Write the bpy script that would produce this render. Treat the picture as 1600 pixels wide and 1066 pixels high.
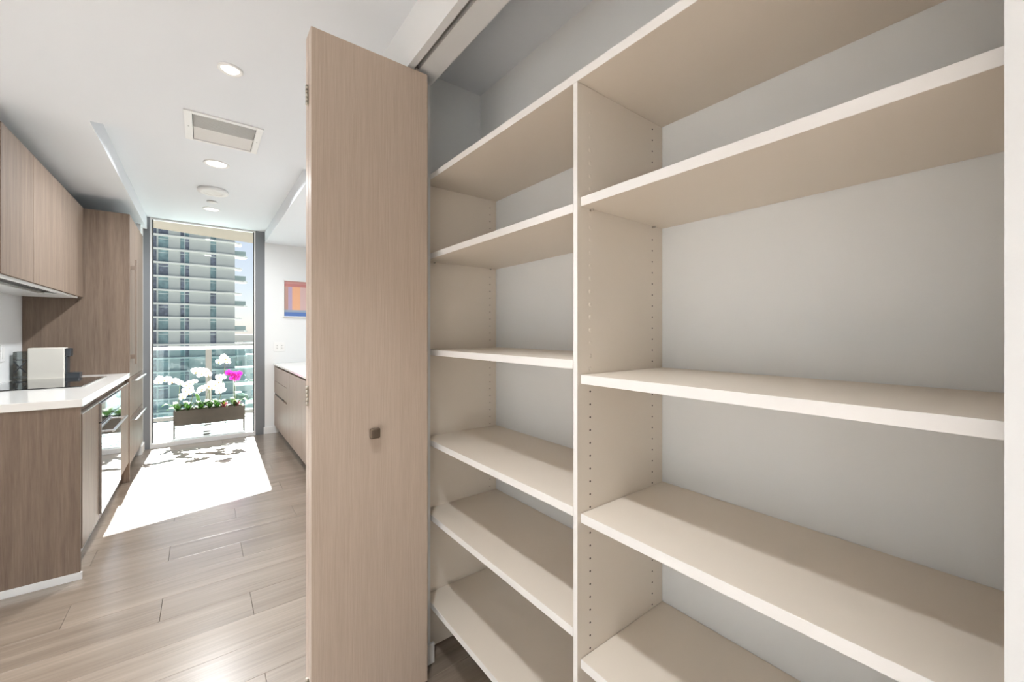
import bpy, bmesh, math, random
from mathutils import Vector, Matrix
random.seed(7)
for o in list(bpy.data.objects): bpy.data.objects.remove(o)
scene = bpy.context.scene
COL = scene.collection
PI = math.pi

# ------------------------------------------------------------------ camera
F_PX, YAW, V0, HC = 631.0, math.radians(37.5), 520.5, 1.25
cd = bpy.data.cameras.new('camera'); cam = bpy.data.objects.new('camera', cd); COL.objects.link(cam)
cd.sensor_fit = 'HORIZONTAL'; cd.sensor_width = 36.0; cd.lens = F_PX / 1600 * 36.0
cd.shift_y = -(533.0 - V0) / 1600.0
cd.clip_start = 0.02; cd.clip_end = 6000
cam.location = (0, 0, HC); cam.rotation_euler = (PI / 2, 0, -YAW)
scene.camera = cam

# ------------------------------------------------------------------ sky, sun, exposure
SUN_EL, SUN_AZ = math.radians(35.6), math.radians(1.7)      # azimuth from +Y towards +X
w = bpy.data.worlds.new('world'); scene.world = w; w.use_nodes = True
nt = w.node_tree; nt.nodes.clear()
sky = nt.nodes.new('ShaderNodeTexSky'); sky.sky_type = 'NISHITA'; sky.sun_disc = False
sky.sun_elevation = SUN_EL; sky.sun_rotation = SUN_AZ; sky.air_density = 1.0; sky.dust_density = 0.8; sky.ozone_density = 3.0
bg = nt.nodes.new('ShaderNodeBackground'); bg.inputs[1].default_value = 0.085
wo = nt.nodes.new('ShaderNodeOutputWorld')
bw = nt.nodes.new('ShaderNodeRGBToBW'); tint = nt.nodes.new('ShaderNodeMix'); tint.data_type = 'RGBA'; tint.blend_type = 'MULTIPLY'; tint.inputs[0].default_value = 1.0
tint.inputs[7].default_value = (0.93, 0.98, 1.08, 1)      # cool white balance
haze = nt.nodes.new('ShaderNodeMix'); haze.data_type = 'RGBA'; haze.inputs[0].default_value = 0.55   # milky, hazy sky all round
nt.links.new(sky.outputs[0], bw.inputs[0]); nt.links.new(sky.outputs[0], haze.inputs[6]); nt.links.new(bw.outputs[0], haze.inputs[7])
nt.links.new(haze.outputs[2], tint.inputs[6]); nt.links.new(tint.outputs[2], bg.inputs[0])
nt.links.new(bg.outputs[0], wo.inputs[0])
sd = bpy.data.lights.new('sun', 'SUN'); sun = bpy.data.objects.new('sun', sd); COL.objects.link(sun)
sd.energy = 42.0; sd.angle = math.radians(0.6); sd.color = (1.0, 0.97, 0.93)
sdir = Vector((math.sin(SUN_AZ) * math.cos(SUN_EL), math.cos(SUN_AZ) * math.cos(SUN_EL), math.sin(SUN_EL)))
sun.rotation_euler = (-sdir).to_track_quat('-Z', 'Y').to_euler(); sun.location = sdir * 60
vs = scene.view_settings
vs.view_transform = 'Standard'; vs.look = 'None'; vs.gamma = 1.0; vs.use_curve_mapping = False; vs.exposure = 0.0
LAMP_W = 26.0                   # recessed downlights
LAMP_C = (0.94, 0.97, 1.0)

# ------------------------------------------------------------------ helpers
def ray(u, v):
    a = (u - 800) / F_PX; b = (V0 - v) / F_PX; s, c = math.sin(YAW), math.cos(YAW)
    return Vector((s + a * c, c - a * s, b))
def at_y(u, v, y):                      # where a photo pixel meets the plane Y = y
    r = ray(u, v); return r * (y / r.y) + Vector((0, 0, HC))

def bbox(bm, x0, x1, y0, y1, z0, z1, bevel=0.0, seg=1):
    vs_ = [bm.verts.new(p) for p in ((x0,y0,z0),(x1,y0,z0),(x1,y1,z0),(x0,y1,z0),(x0,y0,z1),(x1,y0,z1),(x1,y1,z1),(x0,y1,z1))]
    fs = [bm.faces.new([vs_[i] for i in q]) for q in ((0,3,2,1),(4,5,6,7),(0,1,5,4),(1,2,6,5),(2,3,7,6),(3,0,4,7))]
    if bevel:
        es = list({e for f in fs for e in f.edges})
        bmesh.ops.bevel(bm, geom=es, offset=bevel, segments=seg, affect='EDGES', profile=0.5)
def bcyl(bm, p0, p1, r0, r1=None, n=12, caps=True):
    p0 = Vector(p0); p1 = Vector(p1); r1 = r0 if r1 is None else r1
    d = (p1 - p0).normalized(); a = d.orthogonal().normalized(); b = d.cross(a)
    A = [bm.verts.new(p0 + (a * math.cos(2*PI*i/n) + b * math.sin(2*PI*i/n)) * r0) for i in range(n)]
    B = [bm.verts.new(p1 + (a * math.cos(2*PI*i/n) + b * math.sin(2*PI*i/n)) * r1) for i in range(n)]
    for i in range(n):
        f = bm.faces.new((A[i], A[(i+1)%n], B[(i+1)%n], B[i])); f.smooth = True
    if caps: bm.faces.new(A[::-1]); bm.faces.new(B)
def btube(bm, pts, r, n=8):
    pts = [Vector(p) for p in pts]; prev = None; a = None
    for i, p in enumerate(pts):
        d = (pts[min(i+1, len(pts)-1)] - pts[max(i-1, 0)]).normalized()
        a = d.orthogonal().normalized() if a is None else (a - d * a.dot(d)).normalized()
        b = d.cross(a); rr = r(i / (len(pts)-1)) if callable(r) else r
        ring = [bm.verts.new(p + (a * math.cos(2*PI*k/n) + b * math.sin(2*PI*k/n)) * rr) for k in range(n)]
        if prev:
            for k in range(n):
                f = bm.faces.new((prev[k], prev[(k+1)%n], ring[(k+1)%n], ring[k])); f.smooth = True
        else: bm.faces.new(ring[::-1])
        prev = ring
    bm.faces.new(prev)
def blathe(bm, prof, n=32, c=(0,0,0), smooth=True):
    rings = []
    for r, z in prof:
        rings.append([bm.verts.new((c[0] + r*math.cos(2*PI*i/n), c[1] + r*math.sin(2*PI*i/n), c[2] + z)) for i in range(n)])
    for A, B in zip(rings, rings[1:]):
        for i in range(n):
            f = bm.faces.new((A[i], A[(i+1)%n], B[(i+1)%n], B[i])); f.smooth = smooth
def mesh(name, bm, recalc=True):
    if recalc: bmesh.ops.recalc_face_normals(bm, faces=bm.faces[:])
    me = bpy.data.meshes.new(name); bm.to_mesh(me); bm.free(); return me
def obj(name, me, mat, parent=None, loc=(0,0,0)):
    o = bpy.data.objects.new(name, me); COL.objects.link(o); o.location = loc
    if mat is not None and len(me.materials) == 0: me.materials.append(mat)
    if parent is not None: o.parent = parent
    return o
def tag(o, label=None, cat=None, group=None, kind=None):
    if label: o['label'] = label
    if cat: o['category'] = cat
    if group: o['group'] = group
    if kind: o['kind'] = kind
    return o
def thing(name, loc, label=None, cat=None, group=None, kind=None):
    o = bpy.data.objects.new(name, None); COL.objects.link(o); o.location = loc; o.empty_display_size = 0.1
    return tag(o, label, cat, group, kind)
def origin(p):
    v = Vector((0, 0, 0))
    while p is not None: v += p.location; p = p.parent
    return v
def boxes(name, bl, mat, parent=None, bevel=0.0, loc=None, kind=None, label=None):
    """bl: world-space boxes; the object's own origin is `loc` (default: centre of the first box's base)"""
    if loc is None:
        b = bl[0]; loc = ((b[0]+b[1])/2, (b[2]+b[3])/2, b[4])
    L = Vector(loc)
    bm = bmesh.new()
    for b in bl:
        bbox(bm, b[0]-L.x, b[1]-L.x, b[2]-L.y, b[3]-L.y, b[4]-L.z, b[5]-L.z, bevel)
    o = obj(name, mesh(name, bm, False), mat, parent, L - origin(parent))
    if kind: o['kind'] = kind
    if label: o['label'] = label
    return o
def part(name, bm, mat, parent, loc):
    """bm is in coordinates relative to world point `loc`"""
    return obj(name, mesh(name, bm), mat, parent, Vector(loc) - origin(parent))

# ------------------------------------------------------------------ materials
def new_mat(name):
    m = bpy.data.materials.new(name); m.use_nodes = True; n = m.node_tree
    b = n.nodes['Principled BSDF']; return m, n, b
def plain(name, col, rough=0.5, metal=0.0, spec=0.5, bump=0.0, bscale=300, emit=None, estr=0.0, coat=0.0, var=0.0):
    m, n, b = new_mat(name)
    b.inputs['Base Color'].default_value = (*col, 1); b.inputs['Roughness'].default_value = rough
    b.inputs['Metallic'].default_value = metal; b.inputs['Specular IOR Level'].default_value = spec
    b.inputs['Coat Weight'].default_value = coat
    if emit: b.inputs['Emission Color'].default_value = (*emit, 1); b.inputs['Emission Strength'].default_value = estr
    tc = n.nodes.new('ShaderNodeNewGeometry')
    nz = n.nodes.new('ShaderNodeTexNoise'); nz.inputs['Scale'].default_value = bscale; nz.inputs['Detail'].default_value = 3
    n.links.new(tc.outputs['Position'], nz.inputs['Vector'])
    if bump:
        bp = n.nodes.new('ShaderNodeBump'); bp.inputs['Strength'].default_value = bump; bp.inputs['Distance'].default_value = 0.002
        n.links.new(nz.outputs['Fac'], bp.inputs['Height']); n.links.new(bp.outputs[0], b.inputs['Normal'])
    if var:
        mx = n.nodes.new('ShaderNodeMix'); mx.data_type = 'RGBA'
        mx.inputs[6].default_value = (*[c*(1-var) for c in col], 1); mx.inputs[7].default_value = (*[min(1, c*(1+var)) for c in col], 1)
        n.links.new(nz.outputs['Fac'], mx.inputs[0]); n.links.new(mx.outputs[2], b.inputs['Base Color'])
    return m
def wood(name, ca, cb, stretch, rough=0.45, bump=0.15, big=0.35, spec=0.4, rand=0.0, coat=0.0):
    """streaky veneer: `stretch` scales object coords (small number = grain direction)"""
    m, n, b = new_mat(name)
    tc = n.nodes.new('ShaderNodeTexCoord'); oi = n.nodes.new('ShaderNodeObjectInfo')
    add = n.nodes.new('ShaderNodeVectorMath'); add.operation = 'ADD'
    mul = n.nodes.new('ShaderNodeVectorMath'); mul.operation = 'SCALE'; mul.inputs['Scale'].default_value = 37.0
    cmb = n.nodes.new('ShaderNodeCombineXYZ')
    for i in range(3): n.links.new(oi.outputs['Random'], cmb.inputs[i])
    n.links.new(cmb.outputs[0], mul.inputs[0]); n.links.new(tc.outputs['Object'], add.inputs[0]); n.links.new(mul.outputs[0], add.inputs[1])
    mp = n.nodes.new('ShaderNodeMapping'); mp.inputs['Scale'].default_value = stretch
    n.links.new(add.outputs[0], mp.inputs[0])
    fine = n.nodes.new('ShaderNodeTexNoise'); fine.inputs['Scale'].default_value = 1.0; fine.inputs['Detail'].default_value = 5; fine.inputs['Roughness'].default_value = 0.65
    n.links.new(mp.outputs[0], fine.inputs['Vector'])
    mp2 = n.nodes.new('ShaderNodeMapping'); mp2.inputs['Scale'].default_value = tuple(s * 0.16 for s in stretch)
    n.links.new(add.outputs[0], mp2.inputs[0])
    bign = n.nodes.new('ShaderNodeTexNoise'); bign.inputs['Scale'].default_value = 1.0; bign.inputs['Detail'].default_value = 2; bign.inputs['Distortion'].default_value = 0.6
    n.links.new(mp2.outputs[0], bign.inputs['Vector'])
    mxf = n.nodes.new('ShaderNodeMix'); mxf.data_type = 'FLOAT'; mxf.inputs[0].default_value = big
    n.links.new(fine.outputs['Fac'], mxf.inputs[2]); n.links.new(bign.outputs['Fac'], mxf.inputs[3])
    val = mxf.outputs[0]
    if rand:
        sb = n.nodes.new('ShaderNodeMath'); sb.operation = 'MULTIPLY_ADD'; sb.inputs[1].default_value = rand; 
        n.links.new(oi.outputs['Random'], sb.inputs[0]); n.links.new(val, sb.inputs[2])
        s2 = n.nodes.new('ShaderNodeMath'); s2.operation = 'SUBTRACT'; s2.inputs[1].default_value = rand / 2
        n.links.new(sb.outputs[0], s2.inputs[0]); val = s2.outputs[0]
    rp = n.nodes.new('ShaderNodeValToRGB'); rp.color_ramp.elements[0].position = 0.33; rp.color_ramp.elements[1].position = 0.67
    rp.color_ramp.elements[0].color = (*ca, 1); rp.color_ramp.elements[1].color = (*cb, 1)
    n.links.new(val, rp.inputs[0]); n.links.new(rp.outputs[0], b.inputs['Base Color'])
    b.inputs['Roughness'].default_value = rough; b.inputs['Specular IOR Level'].default_value = spec; b.inputs['Coat Weight'].default_value = coat; b.inputs['Coat Roughness'].default_value = 0.24
    bp = n.nodes.new('ShaderNodeBump'); bp.inputs['Strength'].default_value = bump; bp.inputs['Distance'].default_value = 0.001
    n.links.new(fine.outputs['Fac'], bp.inputs['Height']); n.links.new(bp.outputs[0], b.inputs['Normal'])
    return m
def glass(name, tint=(1,1,1), refl=0.6, rough=0.0):
    m, n, b = new_mat(name); n.nodes.remove(b); out = n.nodes['Material Output']
    tr = n.nodes.new('ShaderNodeBsdfTransparent'); tr.inputs[0].default_value = (*tint, 1)
    gl = n.nodes.new('ShaderNodeBsdfGlossy'); gl.inputs['Roughness'].default_value = rough
    fr = n.nodes.new('ShaderNodeFresnel'); fr.inputs[0].default_value = 1.45
    mu = n.nodes.new('ShaderNodeMath'); mu.operation = 'MULTIPLY'; mu.inputs[1].default_value = refl
    mx = n.nodes.new('ShaderNodeMixShader')
    n.links.new(fr.outputs[0], mu.inputs[0]); n.links.new(mu.outputs[0], mx.inputs[0])
    n.links.new(tr.outputs[0], mx.inputs[1]); n.links.new(gl.outputs[0], mx.inputs[2]); n.links.new(mx.outputs[0], out.inputs[0])
    return m

M = {}
M['wall'] = plain('white_wall_paint', (0.79, 0.80, 0.80), 0.75, spec=0.2, bump=0.04, bscale=400)
M['ceil'] = plain('white_ceiling_paint', (0.77, 0.80, 0.835), 0.85, spec=0.1, bump=0.03, bscale=300)
M['trim'] = plain('white_trim_paint', (0.82, 0.815, 0.80), 0.45, spec=0.4)
M['closet_paint'] = plain('pale_closet_paint', (0.80, 0.815, 0.815), 0.8, spec=0.15, bump=0.05, bscale=250)
M['mel'] = plain('cream_melamine', (0.79, 0.712, 0.615), 0.42, spec=0.35, bump=0.03, bscale=500)
M['mel_edge'] = plain('white_shelf_edge_band', (0.87, 0.85, 0.825), 0.45, spec=0.35)
M['hole'] = plain('dark_hole', (0.06, 0.05, 0.04), 0.9, spec=0.0)  # shade inside pin holes and socket slots, put into the colour
M['nickel'] = plain('satin_nickel', (0.50, 0.46, 0.40), 0.35, metal=1.0)
M['steel'] = plain('brushed_steel', (0.62, 0.61, 0.60), 0.3, metal=1.0)
M['track'] = plain('grey_track_aluminium', (0.55, 0.55, 0.54), 0.4, metal=0.3)
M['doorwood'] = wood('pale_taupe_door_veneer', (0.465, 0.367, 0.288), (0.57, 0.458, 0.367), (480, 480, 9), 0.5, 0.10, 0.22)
M['dooredge'] = wood('pale_door_edge_band', (0.55, 0.455, 0.385), (0.62, 0.52, 0.45), (330, 330, 9), 0.5, 0.05, 0.3)
M['sidewood'] = wood('taupe_sideboard_veneer', (0.26, 0.20, 0.165), (0.34, 0.27, 0.225), (300, 300, 9), 0.5, 0.1, 0.25)
M['bronze'] = plain('satin_bronze_handle', (0.26, 0.205, 0.165), 0.5, metal=0.3)
M['knob'] = plain('bronze_knob_metal', (0.17, 0.13, 0.095), 0.38, metal=0.6)
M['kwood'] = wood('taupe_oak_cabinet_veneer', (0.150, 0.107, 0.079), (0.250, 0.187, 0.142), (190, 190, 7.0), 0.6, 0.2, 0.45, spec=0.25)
M['plank'] = wood('taupe_oak_floor_plank', (0.172, 0.130, 0.097), (0.305, 0.243, 0.190), (2.6, 80, 80), 0.28, 0.06, 0.5, spec=0.8, rand=0.09, coat=0.9)
M['grout'] = plain('dark_plank_joint', (0.13, 0.105, 0.085), 0.9, spec=0.1)
M['quartz'] = plain('white_quartz', (0.80, 0.785, 0.75), 0.12, spec=0.5)
M['blackglass'] = plain('black_cooktop_glass', (0.012, 0.012, 0.013), 0.05, spec=0.6, coat=0.5)
M['ovenglass'] = plain('mirror_oven_glass', (0.62, 0.63, 0.64), 0.04, metal=0.95)
M['plinth'] = plain('pale_plinth', (0.72, 0.72, 0.71), 0.4)
M['dark'] = plain('dark_recess', (0.05, 0.045, 0.04), 0.7)
M['winframe'] = plain('grey_window_aluminium', (0.20, 0.21, 0.225), 0.4, metal=0.1)
M['winlight'] = plain('pale_window_stile', (0.80, 0.80, 0.79), 0.4)
M['gasket'] = plain('black_gasket', (0.02, 0.02, 0.02), 0.6)
M['pane'] = glass('window_glass', (0.97, 0.985, 0.98), 0.22)
M['railglass'] = glass('balcony_glass', (0.74, 0.86, 0.88), 0.7)
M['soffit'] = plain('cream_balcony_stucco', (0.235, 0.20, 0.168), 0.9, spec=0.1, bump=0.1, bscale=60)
M['deck'] = plain('white_balcony_tile', (0.72, 0.715, 0.70), 0.6, var=0.05, bscale=20)
M['railmetal'] = plain('pale_rail_metal', (0.74, 0.70, 0.66), 0.4, metal=0.2)
M['postmetal'] = plain('taupe_post_metal', (0.11, 0.097, 0.087), 0.5, metal=0.1)
M['lens'] = plain('downlight_lens', (0.9, 0.88, 0.84), 0.5, emit=(1.0, 0.95, 0.88), estr=5.0)
M['lens_dim'] = plain('eyeball_lens', (0.9, 0.88, 0.84), 0.4, emit=(1.0, 0.95, 0.88), estr=0.75)
M['white_plastic'] = plain('white_plastic', (0.82, 0.82, 0.81), 0.4)
M['vent_metal'] = plain('pale_vent_metal', (0.80, 0.80, 0.78), 0.45)
M['duct'] = plain('dark_duct_metal', (0.30, 0.30, 0.29), 0.6, metal=0.1)
M['concrete'] = plain('pale_tower_render', (0.63, 0.65, 0.645), 0.9, var=0.04, bscale=0.6)
M['slab'] = plain('white_tower_slab', (0.92, 0.92, 0.90), 0.8)
M['tglass'] = plain('tower_window_glass', (0.27, 0.39, 0.42), 0.08, spec=0.7, var=0.6, bscale=0.9)
M['tglass2'] = plain('tower_dark_glass', (0.22, 0.24, 0.31), 0.12, spec=0.6, var=0.8, bscale=1.3)
M['tbal'] = plain('pale_balcony_glass', (0.42, 0.52, 0.52), 0.2)
M['tframe'] = plain('tower_window_frame', (0.70, 0.76, 0.76), 0.5)
M['box_metal'] = plain('weathered_bronze_planter', (0.085, 0.066, 0.052), 0.55, metal=0.3, var=0.3, bscale=18)
M['frame_metal'] = plain('dark_bronze_frame', (0.10, 0.08, 0.065), 0.45, metal=0.6)
M['soil'] = plain('brown_bark_mulch', (0.09, 0.06, 0.04), 0.95, bump=0.6, bscale=90)
M['leaf'] = plain('glossy_green_leaf', (0.09, 0.20, 0.045), 0.3, spec=0.5, var=0.3, bscale=12)
M['leaf2'] = plain('yellow_green_leaf', (0.30, 0.36, 0.05), 0.35, var=0.3, bscale=12)
M['stem'] = plain('olive_stem', (0.13, 0.15, 0.06), 0.5)
M['stake'] = plain('pale_stake', (0.55, 0.55, 0.50), 0.5)
def petal(name, col):
    m, n, b = new_mat(name); b.inputs['Base Color'].default_value = (*col, 1); b.inputs['Roughness'].default_value = 0.5
    out = n.nodes['Material Output']; tl = n.nodes.new('ShaderNodeBsdfTranslucent'); tl.inputs[0].default_value = (*col, 1)
    mx = n.nodes.new('ShaderNodeMixShader'); mx.inputs[0].default_value = 0.45
    n.links.new(b.outputs[0], mx.inputs[1]); n.links.new(tl.outputs[0], mx.inputs[2]); n.links.new(mx.outputs[0], out.inputs[0]); return m
M['petal_w'] = petal('white_petal', (0.86, 0.84, 0.84))
M['petal_m'] = petal('magenta_petal', (0.60, 0.02, 0.36))
M['petal_p'] = petal('dusty_pink_bract', (0.50, 0.16, 0.20))
M['petal_y'] = petal('yellow_lip', (0.75, 0.42, 0.12))
M['mach_white'] = plain('cream_machine_plastic', (0.78, 0.75, 0.68), 0.35)
M['mach_dark'] = plain('charcoal_machine_plastic', (0.035, 0.042, 0.05), 0.35)
M['tank'] = glass('smoky_tank_plastic', (0.62, 0.66, 0.66), 0.6, 0.05)
M['tree'] = plain('hazy_tree_green', (0.16, 0.24, 0.13), 0.9, var=0.3, bscale=0.3)  # distance haze mixed into the base colour
M['trunk'] = plain('tree_trunk_bark', (0.14, 0.10, 0.07), 0.9)
M['grass'] = plain('hazy_ground_green', (0.175, 0.185, 0.175), 0.95, var=0.25, bscale=0.02)  # paled and greyed in the colour itself to read as haze
M['road'] = plain('pale_road', (0.55, 0.55, 0.53), 0.9)
M['far_white'] = plain('far_white_building', (0.75, 0.74, 0.71), 0.85)

# ------------------------------------------------------------------ key dimensions
ZC, ZT = 2.3665, 2.50            # lower ceiling, raised ceiling tray
XW0, XW1 = 0.573, 0.688          # closet front wall
XL, XR = -1.07, 1.33             # kitchen back wall, far right wall
XLL, YK = -4.2, 2.93             # unseen living side added left of the hall for fill light, its end wall
YB, YF = -1.6, 5.83              # wall behind the camera, window wall
JY0, JY1 = 0.0186, 1.406         # closet opening
ZH = 2.188                       # header soffit
TX0, TX1, TY0 = -0.47, 0.615, 3.04

# ------------------------------------------------------------------ floor with planks
fl = boxes('floor', [(XL-.1, XR+.1, YB-.1, YF, -0.08, -0.012), (XLL-.1, XL-.1, YB-.1, YK, -0.08, -0.012)], M['grout'], kind='structure', loc=(0, 0, 0))
PW, PL, G = 0.195, 0.99, 0.0006
bmp = bmesh.new(); bbox(bmp, -PL/2+G, PL/2-G, -PW/2+G, PW/2-G, -0.012, 0.0, 0.0008); plank_mesh = mesh('plank', bmp, False); plank_mesh.materials.append(M['plank'])
special = {}
j = 0
y_top = 3.095
k0 = math.floor((YB - y_top) / PW); k1 = math.ceil((YF - y_top) / PW)
for k in range(k0, k1):
    ya, yb = y_top + k*PW, y_top + (k+1)*PW
    ya_c, yb_c = max(ya, YB), min(yb, YF)
    if yb_c - ya_c < 0.01: continue
    off = -0.147 + 0.33 * ((-k - 1) % 3)
    XF = XLL if yb < YK + .1 else XL
    n0 = math.floor((XF - off) / PL)
    x = off + n0 * PL
    while x < XR:
        xa, xb = max(x, XF), min(x + PL, XR)
        if xb - xa > 0.01:
            if xb - xa > PL - 1e-4 and yb_c - ya_c > PW - 1e-4:
                obj('plank', plank_mesh, None, fl, ((xa+xb)/2, (ya+yb)/2, 0))
            else:
                boxes('plank', [(xa+G, xb-G, ya_c+G, yb_c-G, -0.012, 0.0)], M['plank'], fl, 0.0008, loc=((xa+xb)/2, (ya_c+yb_c)/2, 0))
        x += PL

# ------------------------------------------------------------------ ceilings and walls
cl = boxes('ceiling', [(XLL-.1, XL-.1, YB-.1, YK+.1, ZC, ZC+.3), (XL-.1, TX0, YB-.1, YF+.12, ZC, ZC+.3), (TX1, XR+.1, YB-.1, YF+.12, ZC, ZC+.3),
                  (TX0, TX1, YB-.1, 2.604, ZC, ZC+.3), (TX0, TX1, 2.937, TY0, ZC, ZC+.3), (TX0, -.041, 2.604, 2.937, ZC, ZC+.3), (.237, TX1, 2.604, 2.937, ZC, ZC+.3), (-.041, .237, 2.604, 2.937, ZC+.12, ZC+.3), (TX0, TX1, TY0, YF+.12, ZT, ZC+.3)], M['ceil'], kind='structure', loc=(0, 0, ZC))
boxes('wall_left', [(XL-.1, XL, YK, YF+.12, -0.08, ZC), (XLL, XL-.1, YK, YK+.1, -0.08, ZC), (XLL-.1, XLL, YB-.1, YK+.1, -0.08, ZC)], M['wall'], kind='structure')
boxes('wall_back', [(XLL, XR+.1, YB-.1, YB, -0.08, ZC)], M['wall'], kind='structure')
boxes('wall_right', [(XR, XR+.1, 1.72, YF+.12, -0.08, ZC)], M['wall'], kind='structure')
boxes('wall_front', [(XL, -0.50, 5.60, YF+.12, 0, ZC), (TX1, XR, YF, YF+.12, -0.08, ZC), (-0.50, TX1, YF, YF+.12, ZT, ZC+.3)], M['wall'], kind='structure')
YCL, YCR = 1.60, -0.16           # closet side walls
GX0, GX1 = 0.596, 0.6125         # track slot
wc = boxes('wall_closet', [(XW0, XW1, JY1, 1.72, 0, ZC), (XW0, XW1, YB, JY0, 0, ZC),
     (XW0, GX0, JY0, JY1, ZH, ZC), (GX1, XW1, JY0, JY1, ZH, ZC), (GX0, GX1, JY0, JY1, ZH+.022, ZC)], M['wall'], kind='structure', loc=(XW0, JY1, 0))
boxes('track', [(GX0, GX0+.0015, JY0, JY1, ZH-.0005, ZH+.022), (GX1-.0015, GX1, JY0, JY1, ZH-.0005, ZH+.022), (GX0+.0015, GX1-.0015, JY0, JY1, ZH+.020, ZH+.022)], M['track'], wc)
boxes('wall_closet_left', [(XW1, XR, YCL, 1.72, 0, ZC)], M['closet_paint'], kind='structure')
boxes('wall_closet_right', [(XW1, 1.14, YCR-.1, YCR, 0, ZC)], M['closet_paint'], kind='structure')
boxes('wall_closet_back', [(1.0385, 1.14, YCR, YCL, 0, ZC)], M['closet_paint'], kind='structure')
boxes('wall_closet_rear', [(XW1, XR+.1, YB, YCR-.1, -0.08, ZC)], M['wall'], kind='structure')
# baseboards
boxes('baseboard_closet', [(XW0-.0, XW1+.012, JY1-.012, JY1, 0, .075), (XW0-.012, XW0, JY1-.012, 1.72, 0, .075)], M['trim'], kind='structure', bevel=.0015)
boxes('baseboard_right_jamb', [(XW0-.012, XW0, YB, JY0, 0, .075)], M['trim'], kind='structure', bevel=.0015)
boxes('baseboard_left', [(XLL, XLL+.012, YB, YK, 0, .085), (XLL+.012, XL, YK-.012, YK, 0, .085)], M['trim'], kind='structure', bevel=.0015)
boxes('baseboard_front_left', [(-0.50, -0.488, 5.60, YF, 0, .085)], M['trim'], kind='structure', bevel=.0015)
boxes('baseboard_front_right', [(TX1-.012, .80, YF-.012, YF, 0, .085), (TX1-.012, TX1, YF, YF+.02, 0, .085)], M['trim'], kind='structure', bevel=.0015)

# ------------------------------------------------------------------ window
win = thing('window_1', (0.05, YF+.03, 0), 'tall floor to ceiling window in grey metal frame facing the balcony', kind='structure')
boxes('frame_jamb', [(-0.50, -0.447, YF-.004, YF+.10, 0, ZT)], M['winframe'], win, .002)
boxes('frame_jamb', [(0.518, TX1, YF-.004, YF+.10, 0, ZT)], M['winframe'], win, .002)
boxes('stile', [(-0.447, -0.430, YF, YF+.06, 0.0, ZT)], M['winlight'], win, .001)
boxes('stile', [(0.505, 0.518, YF, YF+.06, 0.0, ZT)], M['winlight'], win, .001)
boxes('gasket', [(-0.430, -0.422, YF+.02, YF+.05, 0.05, ZT)], M['gasket'], win)
boxes('gasket', [(0.497, 0.505, YF+.02, YF+.05, 0.05, ZT)], M['gasket'], win)
boxes('sill', [(-0.447, 0.518, YF-.006, YF+.11, 0.0, 0.048)], M['winlight'], win, .002)
boxes('head', [(-0.447, 0.518, YF+.01, YF+.06, ZT-.018, ZT)], M['winlight'], win, .001)
boxes('pane', [(-0.428, 0.503, YF+.033, YF+.037, 0.046, ZT-.016)], M['pane'], win)

# ------------------------------------------------------------------ bifold closet door, folded open
DX0, DX1, DZ1 = 0.258, 0.636, 2.169
d1 = thing('door_1', (DX1, 1.36, 0), 'pale taupe wood bifold closet door folded open beside white shelves', kind='structure')
YD = 1.323
bm = bmesh.new(); bbox(bm, 0.0012, DX1-DX0, 0, .035, .012, DZ1, .0012)
leaf_face = part('leaf', bm, M['doorwood'], d1, (DX0, YD, 0))
boxes('edge_band', [(DX0, DX0+.0012, YD+.0012, YD+.0338, .0132, DZ1-.0012)], M['dooredge'], leaf_face)
bm = bmesh.new(); bbox(bm, 0.0012, DX1-DX0+.02, 0, .035, .012, DZ1, .0012)
leaf_b = part('leaf', bm, M['doorwood'], d1, (DX0, YD+.0385, 0))
boxes('edge_band', [(DX0, DX0+.0012, YD+.0397, YD+.0723, .0132, DZ1-.0012)], M['dooredge'], leaf_b)
for hz in (1.977, 1.058, 0.165):
    h = thing('hinge', Vector((DX0, YD+.037, hz)) - origin(d1)); h.parent = d1
    bm = bmesh.new()
    for q in range(5): bcyl(bm, (-.004, 0, -.030+q*.0122), (-.004, 0, -.030+q*.0122+.011), .0042, n=10)
    part('knuckle', bm, M['nickel'], h, (DX0, YD+.037, hz))
    boxes('hinge_plate', [(DX0-.001, DX0+.0006, YD+.027, YD+.047, hz-.03, hz+.031)], M['nickel'], h)
# square soft knob
kn = thing('knob', Vector((0.443, YD, 0.926)) - origin(d1)); kn.parent = d1
bm = bmesh.new(); bcyl(bm, (0,0,0), (0,-.014,0), .006, .005); part('knob_stem', bm, M['knob'], kn, (0.443, YD, .926))
bm = bmesh.new(); bbox(bm, -.0165, .0165, -.026, -.012, -.0165, .0165, .005, 4)
for f in bm.faces: f.smooth = True
part('knob_head', bm, M['knob'], kn, (0.443, YD, .926))
bm = bmesh.new(); bcyl(bm, (0,0,0), (0,0,.026), .0045, n=12); bcyl(bm, (0,0,.010), (0,0,.018), .0068, n=12)
part('guide_pivot', bm, M['nickel'], d1, (0.604, YD+.018, DZ1))
bm = bmesh.new(); bcyl(bm, (0,0,0), (0,0,.026), .0045, n=12); bcyl(bm, (0,0,.010), (0,0,.018), .0068, n=12)
part('guide_pivot', bm, M['nickel'], d1, (0.604, YD+.056, DZ1))

# ------------------------------------------------------------------ closet shelving
SX, SXR, BX = 0.690, 0.7006, 1.0376      # front of frame, front of right shelves, back

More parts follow.
